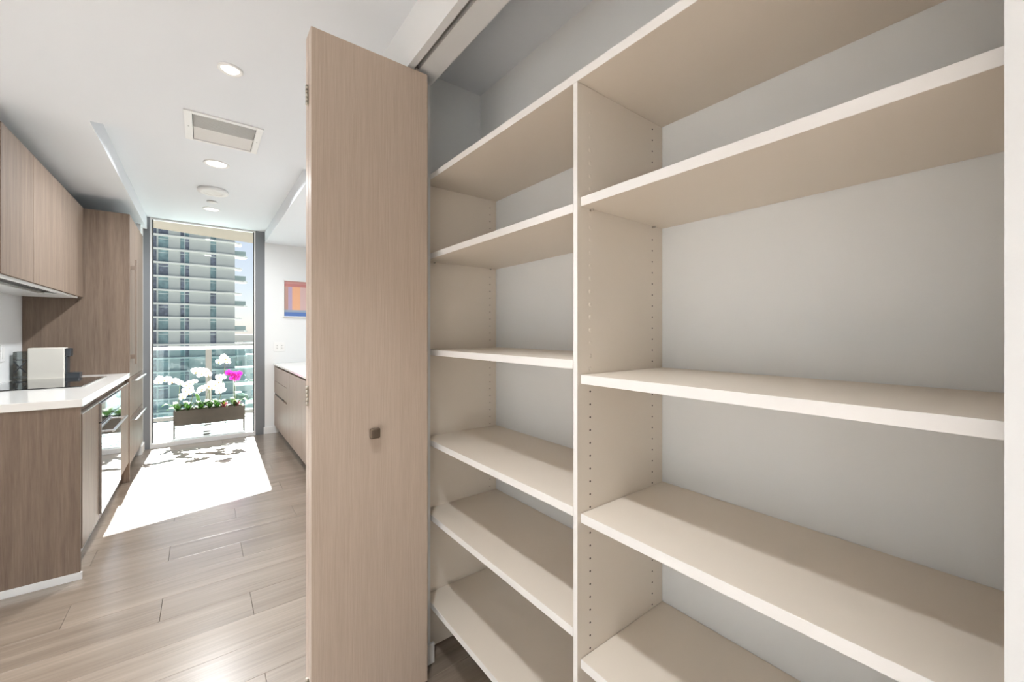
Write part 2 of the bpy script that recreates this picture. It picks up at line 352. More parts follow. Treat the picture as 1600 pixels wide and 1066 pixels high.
DR, DL, SIDE, SIDER = 0.6506, 0.6632, 1.4676, -0.13
TH = 0.021
un = thing('closet_shelving', ((SX+BX)/2, 0.66, 0), 'built-in cream closet shelving with white front edges and two open bays', 'shelving')
def panel(name, x0, x1, y0, y1, z0, z1, edge='x', par=un, label=None):
    o = boxes(name, [(x0+.001, x1, y0, y1, z0, z1)], M['mel'], par, .0006, label=label)
    boxes('edge_band', [(x0, x0+.001, y0, y1, z0, z1)], M['mel_edge'], o, .0002)
    return o
ZTOP = 1.8344
panel('top_shelf', SX, BX, SIDER-.02, YCL-.002, ZTOP, ZTOP+TH, label='long top shelf spanning both bays')
div = panel('divider_panel', SX, BX, DR, DL, 0.004, ZTOP-.0005, label='upright divider between the two bays')
sdl = panel('side_panel', SX+.003, BX, SIDE, SIDE+.018, 0.004, ZTOP-.0005)
sdr = panel('side_panel', SX+.003, BX, SIDER-.018, SIDER, 0.004, ZTOP-.0005)
right_tops = [1.5457+TH, 1.1525, 0.8288, 0.4891]
left_tops = [1.5327+TH, 1.1866, 0.8416, 0.5581, 0.224]
pins = []
for z in right_tops:
    sh = panel('shelf', SXR, BX-.001, SIDER+.001, DR-.001, z-TH, z)
    for px in (0.734, 0.9885):
        for yy, sg in ((DR-.001, -1), (SIDER+.001, 1)):
            bm = bmesh.new(); bcyl(bm, (0, 0, 0), (0, sg*.008, 0), .0028, n=8)
            part('shelf_pin', bm, M['nickel'], sh, (px, yy, z-TH-.0035))
for z in left_tops:
    sh = panel('shelf', SX, BX-.001, DL+.001, SIDE-.001, z-TH, z)
    for px in (0.734, 1.004):
        for yy, sg in ((SIDE-.001, -1), (DL+.001, 1)):
            bm = bmesh.new(); bcyl(bm, (0, 0, 0), (0, sg*.008, 0), .0028, n=8)
            part('shelf_pin', bm, M['nickel'], sh, (px, yy, z-TH-.0035))
def hole_row(par, x, y, sgn, za, zb, tops, mat, r, depth, dome=False):
    bm = bmesh.new(); z = za
    while z < zb:
        if all(not (t-TH-.008 < z < t+.004) for t in tops):
            if dome:
                ring = [(x + r*math.cos(2*PI*i/10), z + r*math.sin(2*PI*i/10)) for i in range(10)]
                A = [bm.verts.new((p, y, q)) for p, q in ring]
                B = [bm.verts.new((x+(p-x)*.6, y+sgn*depth, z+(q-z)*.6)) for p, q in ring]
                for i in range(10):
                    f = bm.faces.new((A[i], A[(i+1)%10], B[(i+1)%10], B[i])); f.smooth = True
                bm.faces.new(B)
            else:
                bcyl(bm, (x, y-sgn*.001, z), (x, y+sgn*depth, z), r, n=8)  # dark disc on the panel face, painted as the shade of a hole
        z += 0.0306
    o = obj('hole_caps' if dome else 'pin_holes', mesh('pin_holes', bm), mat, par, Vector((0, 0, 0)) - origin(par)); o['kind'] = 'stuff'
hole_row(div, 0.9885, DR, -1, .07, ZTOP-.01, right_tops, M['hole'], .0021, .0004)
hole_row(div, 0.734, DR, -1, .07, 1.15, right_tops, M['hole'], .0024, .0004)
hole_row(div, 0.734, DR, -1, 1.165, ZTOP-.03, right_tops, M['mel'], .0052, .0012, True)
hole_row(sdl, 1.004, SIDE, -1, .24, ZTOP-.01, left_tops, M['hole'], .0022, .0004)
hole_row(div, 1.004, DL, 1, .24, ZTOP-.01, left_tops, M['hole'], .0022, .0004)

# ------------------------------------------------------------------ kitchen run on the left
KX = -0.487
KY0, KY1 = 2.95, 4.63
# near base cabinet with end panel
bc = thing('base_cabinet', (-.78, 3.17, 0), 'taupe wood base cabinet with tall end panel beside the oven', 'cabinet')
boxes('end_panel', [(XL+.002, KX-.004, KY0+.012, KY0+.032, 0.036, .874)], M['kwood'], bc, .001)
boxes('plinth', [(XL+.002, KX+.003, KY0+.006, KY0+.018, 0, .036)], M['plinth'], bc, .001)
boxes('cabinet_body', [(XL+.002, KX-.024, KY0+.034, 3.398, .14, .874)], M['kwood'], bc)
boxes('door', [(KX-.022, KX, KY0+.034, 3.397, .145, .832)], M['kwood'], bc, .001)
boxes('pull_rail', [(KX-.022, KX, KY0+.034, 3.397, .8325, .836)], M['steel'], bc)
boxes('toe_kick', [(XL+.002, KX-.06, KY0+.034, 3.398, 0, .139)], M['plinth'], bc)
# oven
ov = thing('oven', (-.78, 3.76, 0), 'built-in oven with mirrored glass front under the black cooktop', 'oven')
boxes('oven_body', [(XL+.002, KX-.024, 3.402, 4.115, .17, .874)], M['kwood'], ov)
boxes('control_panel', [(KX-.022, KX+.012, 3.404, 4.112, .716, .828)], M['ovenglass'], ov, .001)
od = boxes('oven_door', [(KX-.022, KX+.012, 3.404, 4.112, .172, .712)], M['ovenglass'], ov, .001)
boxes('handle', [(KX+.046, KX+.058, 3.47, 4.05, .640, .652), (KX+.012, KX+.050, 3.50, 3.515, .641, .651), (KX+.012, KX+.050, 4.005, 4.02, .641, .651)], M['steel'], od, .002)
boxes('pull_rail', [(KX-.022, KX, 3.404, 4.112, .8325, .836)], M['steel'], ov)
boxes('toe_kick', [(XL+.002, KX-.06, 3.402, 4.115, 0, .165)], M['plinth'], ov)
# narrow base unit between oven and refrigerator
b2 = thing('base_cabinet', (-.78, 4.37, 0), 'narrow taupe wood base cabinet between oven and refrigerator column', 'cabinet')
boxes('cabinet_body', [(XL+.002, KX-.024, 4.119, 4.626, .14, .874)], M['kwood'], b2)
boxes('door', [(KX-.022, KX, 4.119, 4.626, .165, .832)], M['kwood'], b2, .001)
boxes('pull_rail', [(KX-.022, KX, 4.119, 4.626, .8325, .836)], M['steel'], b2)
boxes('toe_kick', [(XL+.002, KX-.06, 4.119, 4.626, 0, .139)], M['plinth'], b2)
tag(boxes('countertop', [(XL+.002, KX+.006, KY0, KY1-.002, .876, .915)], M['quartz'], bevel=.0015), 'white quartz countertop over the taupe kitchen base cabinets', 'countertop')
ct = thing('cooktop', (-.81, 3.975, .915), 'black glass induction cooktop set in the white countertop', 'cooktop')
boxes('cooktop_glass', [(-1.035, -.592, 3.615, 4.335, .9152, .921)], M['blackglass'], ct, .0015)
boxes('metal_trim', [(-.590, -.578, 3.618, 4.332, .9152, .9222)], M['steel'], ct, .001)
# coffee machine
cm = thing('coffee_machine', (-.88, 4.42, .915), 'small cream and charcoal coffee machine with clear water tank on the counter', 'coffee machine')
boxes('machine_body', [(-.982, -.804, 4.36, 4.47, .9165, 1.142)], M['mach_white'], cm, .004)
boxes('brew_head', [(-.803, -.775, 4.375, 4.455, 1.075, 1.137)], M['mach_dark'], cm, .004)
boxes('front_panel', [(-.803, -.792, 4.375, 4.455, .955, 1.074)], M['mach_dark'], cm, .002)
boxes('drip_tray', [(-.803, -.728, 4.372, 4.458, .9165, .954)], M['mach_dark'], cm, .003)
tk = boxes('water_tank', [(-1.052, -.987, 4.37, 4.46, .9165, 1.118)], M['tank'], cm, .004)
bm = bmesh.new()
for (a, b) in (((-.03, -.035), (.03, .05)), ((-.03, .05), (.03, -.035)), ((-.032, -.06), (.032, -.06)), ((-.032, .06), (.032, .06))):
    bcyl(bm, (a[0], 0, a[1]), (b[0], 0, b[1]), .004, n=6)
part('tank_ribs', bm, M['mach_dark'], tk, (-1.0195, 4.372, 1.0))
# wall backsplash outlet
sw = thing('wall_outlet', (XL, 4.25, 1.11), 'small white outlet plate on the kitchen backsplash wall', 'outlet')
boxes('plate', [(XL, XL+.006, 4.215, 4.285, 1.055, 1.17)], M['white_plastic'], sw, .002)
boxes('socket', [(XL+.006, XL+.008, 4.232, 4.268, 1.075, 1.15)], M['trim'], sw, .0008)
# upper cabinets
UX, UZ0, UZ1 = -0.748, 1.532, 2.244
for (ya, yb, lab) in ((2.96, 3.422, 'taupe wood upper cabinet at the open end of the kitchen run'), (3.422, 4.618, 'wide taupe wood upper cabinet next to the refrigerator column')):
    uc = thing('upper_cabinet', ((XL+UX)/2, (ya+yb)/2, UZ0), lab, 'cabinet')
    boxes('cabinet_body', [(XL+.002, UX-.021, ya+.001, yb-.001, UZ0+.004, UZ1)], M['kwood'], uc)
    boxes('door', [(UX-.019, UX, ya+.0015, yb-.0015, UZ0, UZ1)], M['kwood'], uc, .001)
hd = thing('range_hood', (-.91, 3.6, 1.51), 'slim pale range hood insert under the upper cabinets', 'range hood')
boxes('hood_plate', [(XL+.004, -.882, 2.97, 4.50, 1.518, 1.531), (-.782, UX-.012, 2.97, 4.50, 1.518, 1.531), (-.882, -.782, 2.97, 3.02, 1.518, 1.531), (-.882, -.782, 4.10, 4.50, 1.518, 1.531)], M['plinth'], hd, .0008)
boxes('intake_filter', [(-.8815, -.7825, 3.021, 4.099, 1.5255, 1.5305)], M['dark'], hd)
boxes('filter_lip', [(-.858, -.846, 3.03, 4.09, 1.519, 1.525)], M['steel'], hd)
# refrigerator column
FX = -0.503
fr = thing('refrigerator', (-.79, 5.1, 0), 'tall taupe panelled refrigerator column with long bar handles', 'refrigerator')
boxes('side_panel', [(XL+.002, FX+.022, KY1, KY1+.02, .0, 2.244)], M['kwood'], fr, .001)
boxes('column_body', [(XL+.002, FX-.004, KY1+.022, 5.596, .10, 2.244)], M['dark'], fr)
boxes('toe_kick', [(XL+.002, FX-.06, KY1+.022, 5.596, 0, .099)], M['plinth'], fr)
def fhandle(par, z):
    o = boxes('handle', [(FX+.022, FX+.062, 4.74, 5.42, z, z+.004), (FX+.056, FX+.062, 4.74, 5.42, z+.0045, z+.014)], M['steel'], par, .0008)
dr1 = boxes('drawer', [(FX-.002, FX+.020, KY1+.022, 5.594, .14, .53)], M['kwood'], fr, .001); fhandle(dr1, .50)
dr2 = boxes('drawer', [(FX-.002, FX+.020, KY1+.022, 5.594, .534, .87)], M['kwood'], fr, .001); fhandle(dr2, .838)
fd = boxes('fridge_door', [(FX-.002, FX+.020, KY1+.022, 5.594, .874, 2.244)], M['kwood'], fr, .001)
boxes('handle', [(FX+.046, FX+.058, 4.715, 4.735, .985, 1.875), (FX+.020, FX+.046, 4.715, 4.735, 1.03, 1.065), (FX+.020, FX+.046, 4.715, 4.735, 1.79, 1.825)], M['bronze'], fd, .001)

# ------------------------------------------------------------------ right-hand low cabinets by the window
RX = 0.713
labs = ['low taupe cabinet with drawers closest to the window wall', 'low taupe cabinet with one door between two other low cabinets', 'low taupe cabinet beside the closet end of the sideboard run']
for i, (ya, yb) in enumerate(((4.86, 5.80), (4.31, 4.86), (3.30, 4.31))):
    c = thing('low_cabinet', (1.02, (ya+yb)/2, 0), labs[i], 'cabinet')
    boxes('cabinet_body', [(RX+.021, XR-.002, ya+.001, yb-.001, .105, .832)], M['kwood'], c)
    boxes('toe_kick', [(RX+.07, XR-.002, ya+.001, yb-.001, 0, .104)], M['plinth'], c)
    if i == 0:
        for (za, zb) in ((.105, .485), (.51, .660), (.664, .832)):
            boxes('drawer', [(RX, RX+.019, ya+.002, yb-.002, za, zb)], M['sidewood'], c, .001)
        boxes('finger_pull', [(RX+.006, RX+.020, ya+.3, yb-.01, .487, .508)], M['dark'], c)  # dark block in the handle gap, its shade put into the colour
    else:
        nd = 3 if i == 1 else 4; wd = (yb-ya) / nd
        for q in range(nd):
            boxes('door', [(RX, RX+.019, ya+q*wd+.002, ya+(q+1)*wd-.002, .105, .832)], M['sidewood'], c, .001)
tag(boxes('countertop', [(RX-.004, XR-.002, 3.30, 5.825, .850, .872)], M['quartz'], bevel=.0015), 'white countertop on the low cabinets under the framed picture', 'countertop')

# framed abstract picture on the window wall
pic = thing('framed_picture', (.99, YF-.012, 1.69), 'white framed abstract picture in pink, orange and blue', 'picture')
px0, px1, pz0, pz1 = .812, 1.17, 1.452, 1.925
boxes('frame', [(px0, px0+.012, YF-.028, YF-.001, pz0, pz1), (px1-.012, px1, YF-.028, YF-.001, pz0, pz1), (px0+.012, px1-.012, YF-.028, YF-.001, pz0, pz0+.012), (px0+.012, px1-.012, YF-.028, YF-.001, pz1-.012, pz1)], M['trim'], pic, .001)
def art_mat():
    m, n, b = new_mat('abstract_print'); b.inputs['Roughness'].default_value = 0.6
    g = n.nodes.new('ShaderNodeTexCoord'); sp = n.nodes.new('ShaderNodeSeparateXYZ'); n.links.new(g.outputs['Generated'], sp.inputs[0])
    rv = n.nodes.new('ShaderNodeValToRGB'); rv.color_ramp.interpolation = 'CONSTANT'
    el = rv.color_ramp.elements; el[0].position = 0; el[0].color = (.10, .19, .46, 1); el[1].position = .11; el[1].color = (.30, .36, .46, 1)
    for p, c in ((.18, (.58, .31, .22, 1)), (.84, (.50, .20, .19, 1)), (.92, (.52, .26, .24, 1))):
        e = el.new(p); e.color = c
    rh = n.nodes.new('ShaderNodeValToRGB'); rh.color_ramp.interpolation = 'CONSTANT'
    e2 = rh.color_ramp.elements; e2[0].position = 0; e2[0].color = (.47, .29, .25, 1); e2[1].position = .14; e2[1].color = (.42, .33, .46, 1)
    for p, c in ((.27, (.74, .40, .24, 1)), (.55, (.60, .42, .40, 1)), (.75, (.72, .42, .28, 1))):
        e = e2.new(p); e.color = c
    n.links.new(sp.outputs['Z'], rv.inputs[0]); n.links.new(sp.outputs['X'], rh.inputs[0])
    gt = n.nodes.new('ShaderNodeMath'); gt.operation = 'GREATER_THAN'; gt.inputs[1].default_value = .18; n.links.new(sp.outputs['Z'], gt.inputs[0])
    lt = n.nodes.new('ShaderNodeMath'); lt.operation = 'LESS_THAN'; lt.inputs[1].default_value = .84; n.links.new(sp.outputs['Z'], lt.inputs[0])
    mu = n.nodes.new('ShaderNodeMath'); mu.operation = 'MULTIPLY'; n.links.new(gt.outputs[0], mu.inputs[0]); n.links.new(lt.outputs[0], mu.inputs[1])
    mx = n.nodes.new('ShaderNodeMix'); mx.data_type = 'RGBA'; n.links.new(mu.outputs[0], mx.inputs[0]); n.links.new(rv.outputs[0], mx.inputs[6]); n.links.new(rh.outputs[0], mx.inputs[7])
    n.links.new(mx.outputs[2], b.inputs['Base Color']); return m
boxes('print', [(px0+.012, px1-.012, YF-.010, YF-.004, pz0+.012, pz1-.012)], art_mat(), pic)
# double outlet under the picture
so = thing('wall_outlet', (.775, YF, 1.076), 'white double outlet plate below the framed picture', 'outlet')
boxes('plate', [(.712, .838, YF-.007, YF, 1.018, 1.134)], M['white_plastic'], so, .002)
for ox in (.745, .805):
    so_ = boxes('socket', [(ox-.018, ox+.018, YF-.010, YF-.007, 1.040, 1.112)], M['trim'], so, .001)
    boxes('slot', [(ox-.008, ox-.005, YF-.0105, YF-.0099, 1.085, 1.100), (ox+.005, ox+.008, YF-.0105, YF-.0099, 1.085, 1.100), (ox-.008, ox-.005, YF-.0105, YF-.0099, 1.052, 1.067), (ox+.005, ox+.008, YF-.0105, YF-.0099, 1.052, 1.067)], M['hole'], so_)

# ------------------------------------------------------------------ ceiling fixtures
def downlight(x, y, z, r, lens, label, power, eyeball=False, spread=165):
    t = thing('recessed_downlight', (x, y, z), label, 'ceiling light')
    bm = bmesh.new(); blathe(bm, [(r, 0), (r, -.004), (r*.94, -.007), (r*.80, -.006), (r*.74, .0)], 36)
    part('trim_ring', bm, M['white_plastic'], t, (x, y, z))
    bm = bmesh.new()
    prof = [(r*.74, -.001), (r*.5, -.010), (r*.25, -.014), (.0005, -.015)] if eyeball else [(r*.76, -.0015), (r*.55, -.003), (.0005, -.0035)]
    blathe(bm, prof, 36); part('lens', bm, M[lens], t, (x, y, z))
    ld = bpy.data.lights.new('lamp', 'AREA'); ld.shape = 'DISK'; ld.size = max(.05, r*1.3); ld.energy = power; ld.color = LAMP_C
    ld.spread = math.radians(spread)
    lo = bpy.data.objects.new('lamp', ld); COL.objects.link(lo); lo.parent = t; lo.location = (0, 0, -.02)
    return t
downlight(.085, .62, ZC, .06, 'lens', 'round recessed downlight in the ceiling before the open closet shelves', LAMP_W*.21, spread=82)
downlight(.0946, 2.082, ZC, .046, 'lens_dim', 'small round eyeball downlight in the ceiling before the air vent', LAMP_W*.42, True, spread=100)
downlight(.0855, 3.695, ZT, .080, 'lens', 'bright round downlight just beyond the air vent', LAMP_W*1.6)
downlight(.075, 5.08, ZT, .073, 'lens', 'bright round downlight closest to the window', LAMP_W*.55)
sm = thing('ceiling_speaker', (.0766, 4.39, ZT), 'round white ceiling disc between two bright downlights', 'ceiling speaker')
bm = bmesh.new(); blathe(bm, [(.106, 0), (.106, -.008), (.112, -.012), (.110, -.026), (.100, -.030), (.070, -.029), (.066, -.024)], 40); part('rim', bm, M['white_plastic'], sm, (.0766, 4.39, ZT))
bm = bmesh.new(); blathe(bm, [(.067, -.024), (.0005, -.024)], 40); part('grille', bm, M['vent_metal'], sm, (.0766, 4.39, ZT))
sp = thing('sprinkler_cover', (.075, 4.77, ZT), 'small white sprinkler cover plate on the ceiling', 'sprinkler')
bm = bmesh.new(); blathe(bm, [(.022, 0), (.022, -.006), (.042, -.007), (.042, -.010), (.0005, -.011)], 28); part('cover_plate', bm, M['white_plastic'], sp, (.075, 4.77, ZT))
for i, (lx, ly) in enumerate(((-1.7, -.8), (-1.8, .7), (-2.8, -.8), (-2.8, .7), (-3.7, -.1))):  # out-of-view downlights added for soft fill light
    downlight(lx, ly, ZC, .08, 'lens', ['downlight over the open living side behind the hall', 'downlight over the open living side before the kitchen end panel', 'downlight in the living side ceiling near the rear wall', 'downlight in the living side ceiling near its end wall', 'downlight in the living side ceiling near the outer wall'][i], LAMP_W*2.6, spread=100)
# air vent
vx0, vx1, vy0, vy1 = -.075, .267, 2.58, 2.955
av = thing('air_vent', ((vx0+vx1)/2, (vy0+vy1)/2, ZC), 'rectangular ceiling air vent with fine grey louvres', 'air vent')
ix0, ix1, iy0, iy1 = vx0+.034, vx1-.030, vy0+.024, vy1-.018
boxes('frame', [(vx0, ix0, vy0, vy1, ZC-.008, ZC-.0005), (ix1, vx1, vy0, vy1, ZC-.008, ZC-.0005), (ix0, ix1, vy0, iy0, ZC-.008, ZC-.0005), (ix0, ix1, iy1, vy1, ZC-.008, ZC-.0005)], M['white_plastic'], av, .0012)
boxes('duct', [(ix0+.0005, ix0+.003, iy0+.0005, iy1-.0005, ZC, ZC+.118), (ix1-.003, ix1-.0005, iy0+.0005, iy1-.0005, ZC, ZC+.118), (ix0+.003, ix1-.003, iy0+.0005, iy0+.003, ZC, ZC+.118), (ix0+.003, ix1-.003, iy1-.003, iy1-.0005, ZC, ZC+.118), (ix0+.003, ix1-.003, iy0+.003, iy1-.003, ZC+.114, ZC+.118)], M['duct'], av)
bm = bmesh.new(); nl = 22; ymid = (iy0+iy1)/2
for i in range(nl):
    y = iy0 + .004 + (i+.5) * (iy1-iy0-.008)/nl; lx0, lx1 = ix0+.004, ix1-.004
    sg = -1 if y < ymid else 1                      # the two halves blow in opposite directions
    dy, dz, tk_ = (.0065 if sg > 0 else -.0012), .0085, .0012
    v = [bm.verts.new(p) for p in ((lx0, y-dy, ZC+dz), (lx1, y-dy, ZC+dz), (lx1, y+dy, ZC-.003), (lx0, y+dy, ZC-.003), (lx0, y-dy+tk_, ZC+dz), (lx1, y-dy+tk_, ZC+dz), (lx1, y+dy+tk_, ZC-.003), (lx0, y+dy+tk_, ZC-.003))]
    for q in ((0,3,2,1),(4,5,6,7),(0,1,5,4),(1,2,6,5),(2,3,7,6),(3,0,4,7)): bm.faces.new([v[a] for a in q])
lv = obj('louvres', mesh('louvres', bm), M['vent_metal'], av, Vector((0,0,0)) - origin(av)); lv['kind'] = 'stuff'
boxes('louvre_divider', [(ix0, ix1, (iy0+iy1)/2-.002, (iy0+iy1)/2+.002, ZC-.004, ZC+.012)], M['vent_metal'], av)
for sx_ in (vx0+.017, vx1-.015):
    bm = bmesh.new(); bcyl(bm, (0,0,0), (0,0,-.0015), .004, n=10); part('screw', bm, M['steel'], av, (sx_, (vy0+vy1)/2, ZC-.008))

# ------------------------------------------------------------------ balcony
boxes('floor_balcony', [(-3.0, 3.0, YF+.12, 7.45, -.25, -.002)], M['deck'], kind='structure', loc=(0, 6.6, -.002))
bm = bmesh.new()
e = [(-3.0, 6.56), (-.49, 7.18), (.30, 7.385), (.67, 7.47), (1.2, 7.53), (3.0, 7.55)]
lo_ = [bm.verts.new((x, y, 2.65)) for x, y in e] + [bm.verts.new((3.0, YF+.12, 2.65)), bm.verts.new((-3.0, YF+.12, 2.65))]
hi_ = [bm.verts.new((v.co.x, v.co.y, 2.90)) for v in lo_]
bm.faces.new(lo_[::-1]); bm.faces.new(hi_)
for i in range(len(lo_)): bm.faces.new((lo_[i], lo_[(i+1)%len(lo_)], hi_[(i+1)%len(lo_)], hi_[i]))
o = obj('ceiling_balcony', mesh('ceiling_balcony', bm), M['soffit']); o['kind'] = 'structure'
boxes('wall_facade', [(-3.0, XL-.1, YF, YF+.12, -.25, 2.9), (XR+.1, 3.0, YF, YF+.12, -.25, 2.9), (XL-.1, XR+.1, YF+.121, YF+.14, ZC+.14, 2.65)], M['slab'], kind='structure')
RY = 7.35
rl = thing('balcony_railing', (.08, RY, 0), 'glass balcony railing with pale metal top rail behind the planter', 'railing')
boxes('top_rail', [(-3.0, 3.0, RY-.03, RY+.03, 1.012, 1.056)], M['railmetal'], rl, .004)
boxes('bottom_rail', [(-3.0, 3.0, RY-.025, RY+.025, .035, .085)], M['postmetal'], rl, .003)
posts = (-2.60, -1.26, .075, 1.41, 2.75)
for p in posts: boxes('post', [(p-.036, p+.036, RY-.022, RY+.022, 0, 1.011)], M['postmetal'], rl, .003)
for a, b in zip(posts, posts[1:]):
    boxes('glass_panel', [(a+.037, b-.037, RY-.005, RY+.005, .086, 1.011)], M['railglass'], rl)

# ------------------------------------------------------------------ planter with orchids
PY = 6.05
pl = thing('planter_stand', (.08, PY, 0), 'long bronze planter box on a thin metal stand before the window', 'planter')
bx0, bx1, bz0, bz1 = -.250, .413, .172, .345
boxes('planter_box', [(bx0, bx1, PY, PY+.006, bz0, bz1), (bx0, bx1, PY+.164, PY+.17, bz0, bz1), (bx0, bx0+.006, PY+.006, PY+.164, bz0, bz1), (bx1-.006, bx1, PY+.006, PY+.164, bz0, bz1), (bx0+.006, bx1-.006, PY+.006, PY+.164, bz0, bz0+.006)], M['box_metal'], pl)
boxes('soil', [(bx0+.006, bx1-.006, PY+.006, PY+.164, bz0+.03, bz1-.025)], M['soil'], pl)
for lx in (bx0-.014, bx1+.003):
    for ly in (PY-.002, PY+.162):
        boxes('leg', [(lx, lx+.011, ly, ly+.011, 0, bz1+.004)], M['frame_metal'], pl, .001)
for ly in (PY-.002, PY+.162):
    boxes('stretcher', [(bx0-.003, bx1+.003, ly+.002, ly+.009, .148, .157)], M['frame_metal'], pl)
    boxes('stretcher', [(bx0-.003, bx1+.003, ly+.002, ly+.009, .038, .047)], M['frame_metal'], pl)
for q in (.36, .50, .72):
    xx = bx0 + q*(bx1-bx0); boxes('spacer', [(xx-.004, xx+.004, PY+.0, PY+.007, .157, bz0)], M['frame_metal'], pl)

# flower mesh: five petals round a lip, facing -Y
def flower_mesh(name, R, mat, lipmat):
    bm = bmesh.new()
    def pet(ang, L, W, mi, lift):
        ca, sa = math.cos(ang), math.sin(ang); rows = []
        for t, wd in ((0, .16), (.35, .85), (.7, 1.0), (.92, .6), (1.0, .12)):
            row = []
            for s_ in (-1, 0, 1):
                l, ww = t*L, s_*wd*W/2
                y = -lift*L*math.sin(t*PI*.75) + abs(s_)*.10*W
                row.append(bm.verts.new((l*ca - ww*sa, y, l*sa + ww*ca)))
            rows.append(row)
        for A, B in zip(rows, rows[1:]):
            for i in range(2):
                f = bm.faces.new((A[i], A[i+1], B[i+1], B[i])); f.smooth = True; f.material_index = mi
    pet(PI/2, R*.95, R*.72, 0, .25)
    pet(PI/2+2.2, R*.95, R*.66, 0, .25); pet(PI/2-2.2, R*.95, R*.66, 0, .25)
    pet(.12, R*1.05, R*1.05, 0, .35); pet(PI-.12, R*1.05, R*1.05, 0, .35)
    pet(-PI/2, R*.5, R*.4, 1, .9)
    me = bpy.data.meshes.new(name); bm.to_mesh(me); bm.free(); me.materials.append(mat); me.materials.append(lipmat); return me
FW = flower_mesh('white_flower', .040, M['petal_w'], M['petal_y'])
FM = flower_mesh('magenta_flower', .038, M['petal_m'], M['petal_m'])
FO = flower_mesh('cream_flower', .040, M['petal_y'], M['petal_w'])
def leaf_bm(base, dirx, diry, L, W, rise, droop):
    bm = bmesh.new(); rows = []; d = Vector((dirx, diry, 0)).normalized(); sd_ = Vector((-d.y, d.x, 0))
    for i in range(8):
        t = i/7; p = Vector(base) + d*(L*t) + Vector((0, 0, rise*math.sin(t*PI*.6) - droop*t*t))
        wd = W * (math.sin(min(1, t*1.15+.12)*PI)**.6 if t < .99 else .08)
        rows.append([bm.verts.new(p + sd_*(s_*wd/2) + Vector((0, 0, abs(s_)*wd*.18))) for s_ in (-1, 0, 1)])
    for A, B in zip(rows, rows[1:]):
        for i in range(2):
            f = bm.faces.new((A[i], A[i+1], B[i+1], B[i])); f.smooth = True
    r = bmesh.ops.solidify(bm, geom=bm.faces[:], thickness=.0015)
    return bm
def zp(x, y, Y=PY+.085):                 # a point of the orchid close-up, put on the planter's mid plane
    return at_y(235 + x/8.882, 540 + y/8.882, Y)
def orchid(label, base, flowers, fm, leaves, stake=False, group='potted orchids in the planter', bend=None):
    bp_ = zp(*base); bp_.z = bz1 - .03
    t = thing('orchid', bp_, label, 'orchid')
    pts = [zp(*f, Y=PY+.085 + random.uniform(-.03, .03)) for f in flowers]
    top = pts[0]
    mid = zp(*bend) if bend else Vector(((bp_.x*.75 + top.x*.25), PY+.085, (top.z + bz1)/2 + .06))
    bm = bmesh.new(); arc = []
    for i in range(9):
        s_ = i/8; arc.append(bp_*(1-s_)**2 + mid*(2*s_*(1-s_)) + top*s_*s_)
    arc += [p + Vector((0, .012, 0)) for p in pts[1:]]
    btube(bm, [p - bp_ for p in arc], .0032, 6); part('stem', bm, M['stem'], t, bp_)
    if stake:
        for dx in (-.012, .012):
            bm = bmesh.new(); bcyl(bm, (dx, .01, 0), (dx, .01, top.z - bp_.z - .02), .003, n=6); part('stake', bm, M['stake'], t, bp_)
    for p in pts:
        o = obj('flower', fm, None, t, p - bp_); o.rotation_euler = (random.uniform(-.3, .3), random.uniform(-.4, .4), random.uniform(-.6, .6)); k = random.uniform(.85, 1.1); o.scale = (k, k, k)
    more = [(-.9, -.35, .19, .060, .16, .12), (.9, -.4, .18, .060, .15, .12), (.3, -1, .10, .05, .12, .08), (-.4, .9, .12, .05, .14, .06)]
    for (dx, dy, L, W, rise, droop) in leaves + more:
        part('leaf', leaf_bm((0, 0, .01), dx, dy, L, W, rise, droop), M['leaf'], t, bp_)
    return t
orchid('orchid with a long horizontal spray of white flowers over the planter end', (380, 880), [(420,520),(380,500),(335,490),(290,505),(240,470),(190,480),(135,455),(115,500)], FW,
       [(-1, -.3, .13, .05, .09, .10), (-.8, .5, .12, .05, .08, .06), (1, -.4, .12, .045, .05, .05), (-1, .1, .11, .05, .12, .10)], bend=(400, 620))
orchid('orchid with a drooping cluster of white flowers and curved stem', (520, 870), [(560,520),(610,500),(500,545),(540,590),(480,620),(520,660),(450,690),(445,720),(560,640)], FW,
       [(-1, -.5, .12, .05, .06, .08), (1, -.3, .13, .05, .07, .08), (.6, .7, .11, .045, .07, .05)], bend=(640, 600))
orchid('white orchid spray arching against the balcony post', (700, 870), [(800,400),(790,355),(745,350),(710,390),(680,345),(640,365),(610,345),(690,410)], FW,
       [(-1, .3, .11, .05, .07, .07), (.4, -1, .07, .04, .06, .05), (-.5, .9, .16, .04, .22, .02)], bend=(860, 620))
orchid('large white orchid in the middle of the planter with cream centre', (820, 870), [(820,560),(770,570),(720,600),(690,620),(860,590),(900,540),(940,500),(980,550),(990,610),(950,640),(930,590),(960,440),(1010,430),(850,520)], FW,
       [(1, -.4, .12, .05, .05, .06), (-1, -.4, .12, .05, .05, .06), (.8, .6, .11, .045, .07, .06)], stake=True, bend=(815, 700))
orchid('tall white orchid with three blossoms above the rest', (930, 860), [(1040,215),(1000,165),(955,225),(1075,225),(1015,150),(1050,185)], FW,
       [(1, -.2, .12, .05, .06, .06), (.2, 1, .10, .045, .06, .04)], bend=(1010, 560))
orchid('magenta orchid on pale stakes at the planter end', (1170, 850), [(1165,430),(1110,390),(1150,400),(1200,395),(1240,385),(1210,440),(1140,455),(1170,390),(1190,460),(1085,375)], FM,
       [(1, -.3, .10, .05, .05, .06), (-1, -.4, .11, .05, .06, .06), (.4, .9, .10, .045, .06, .04)], stake=True)
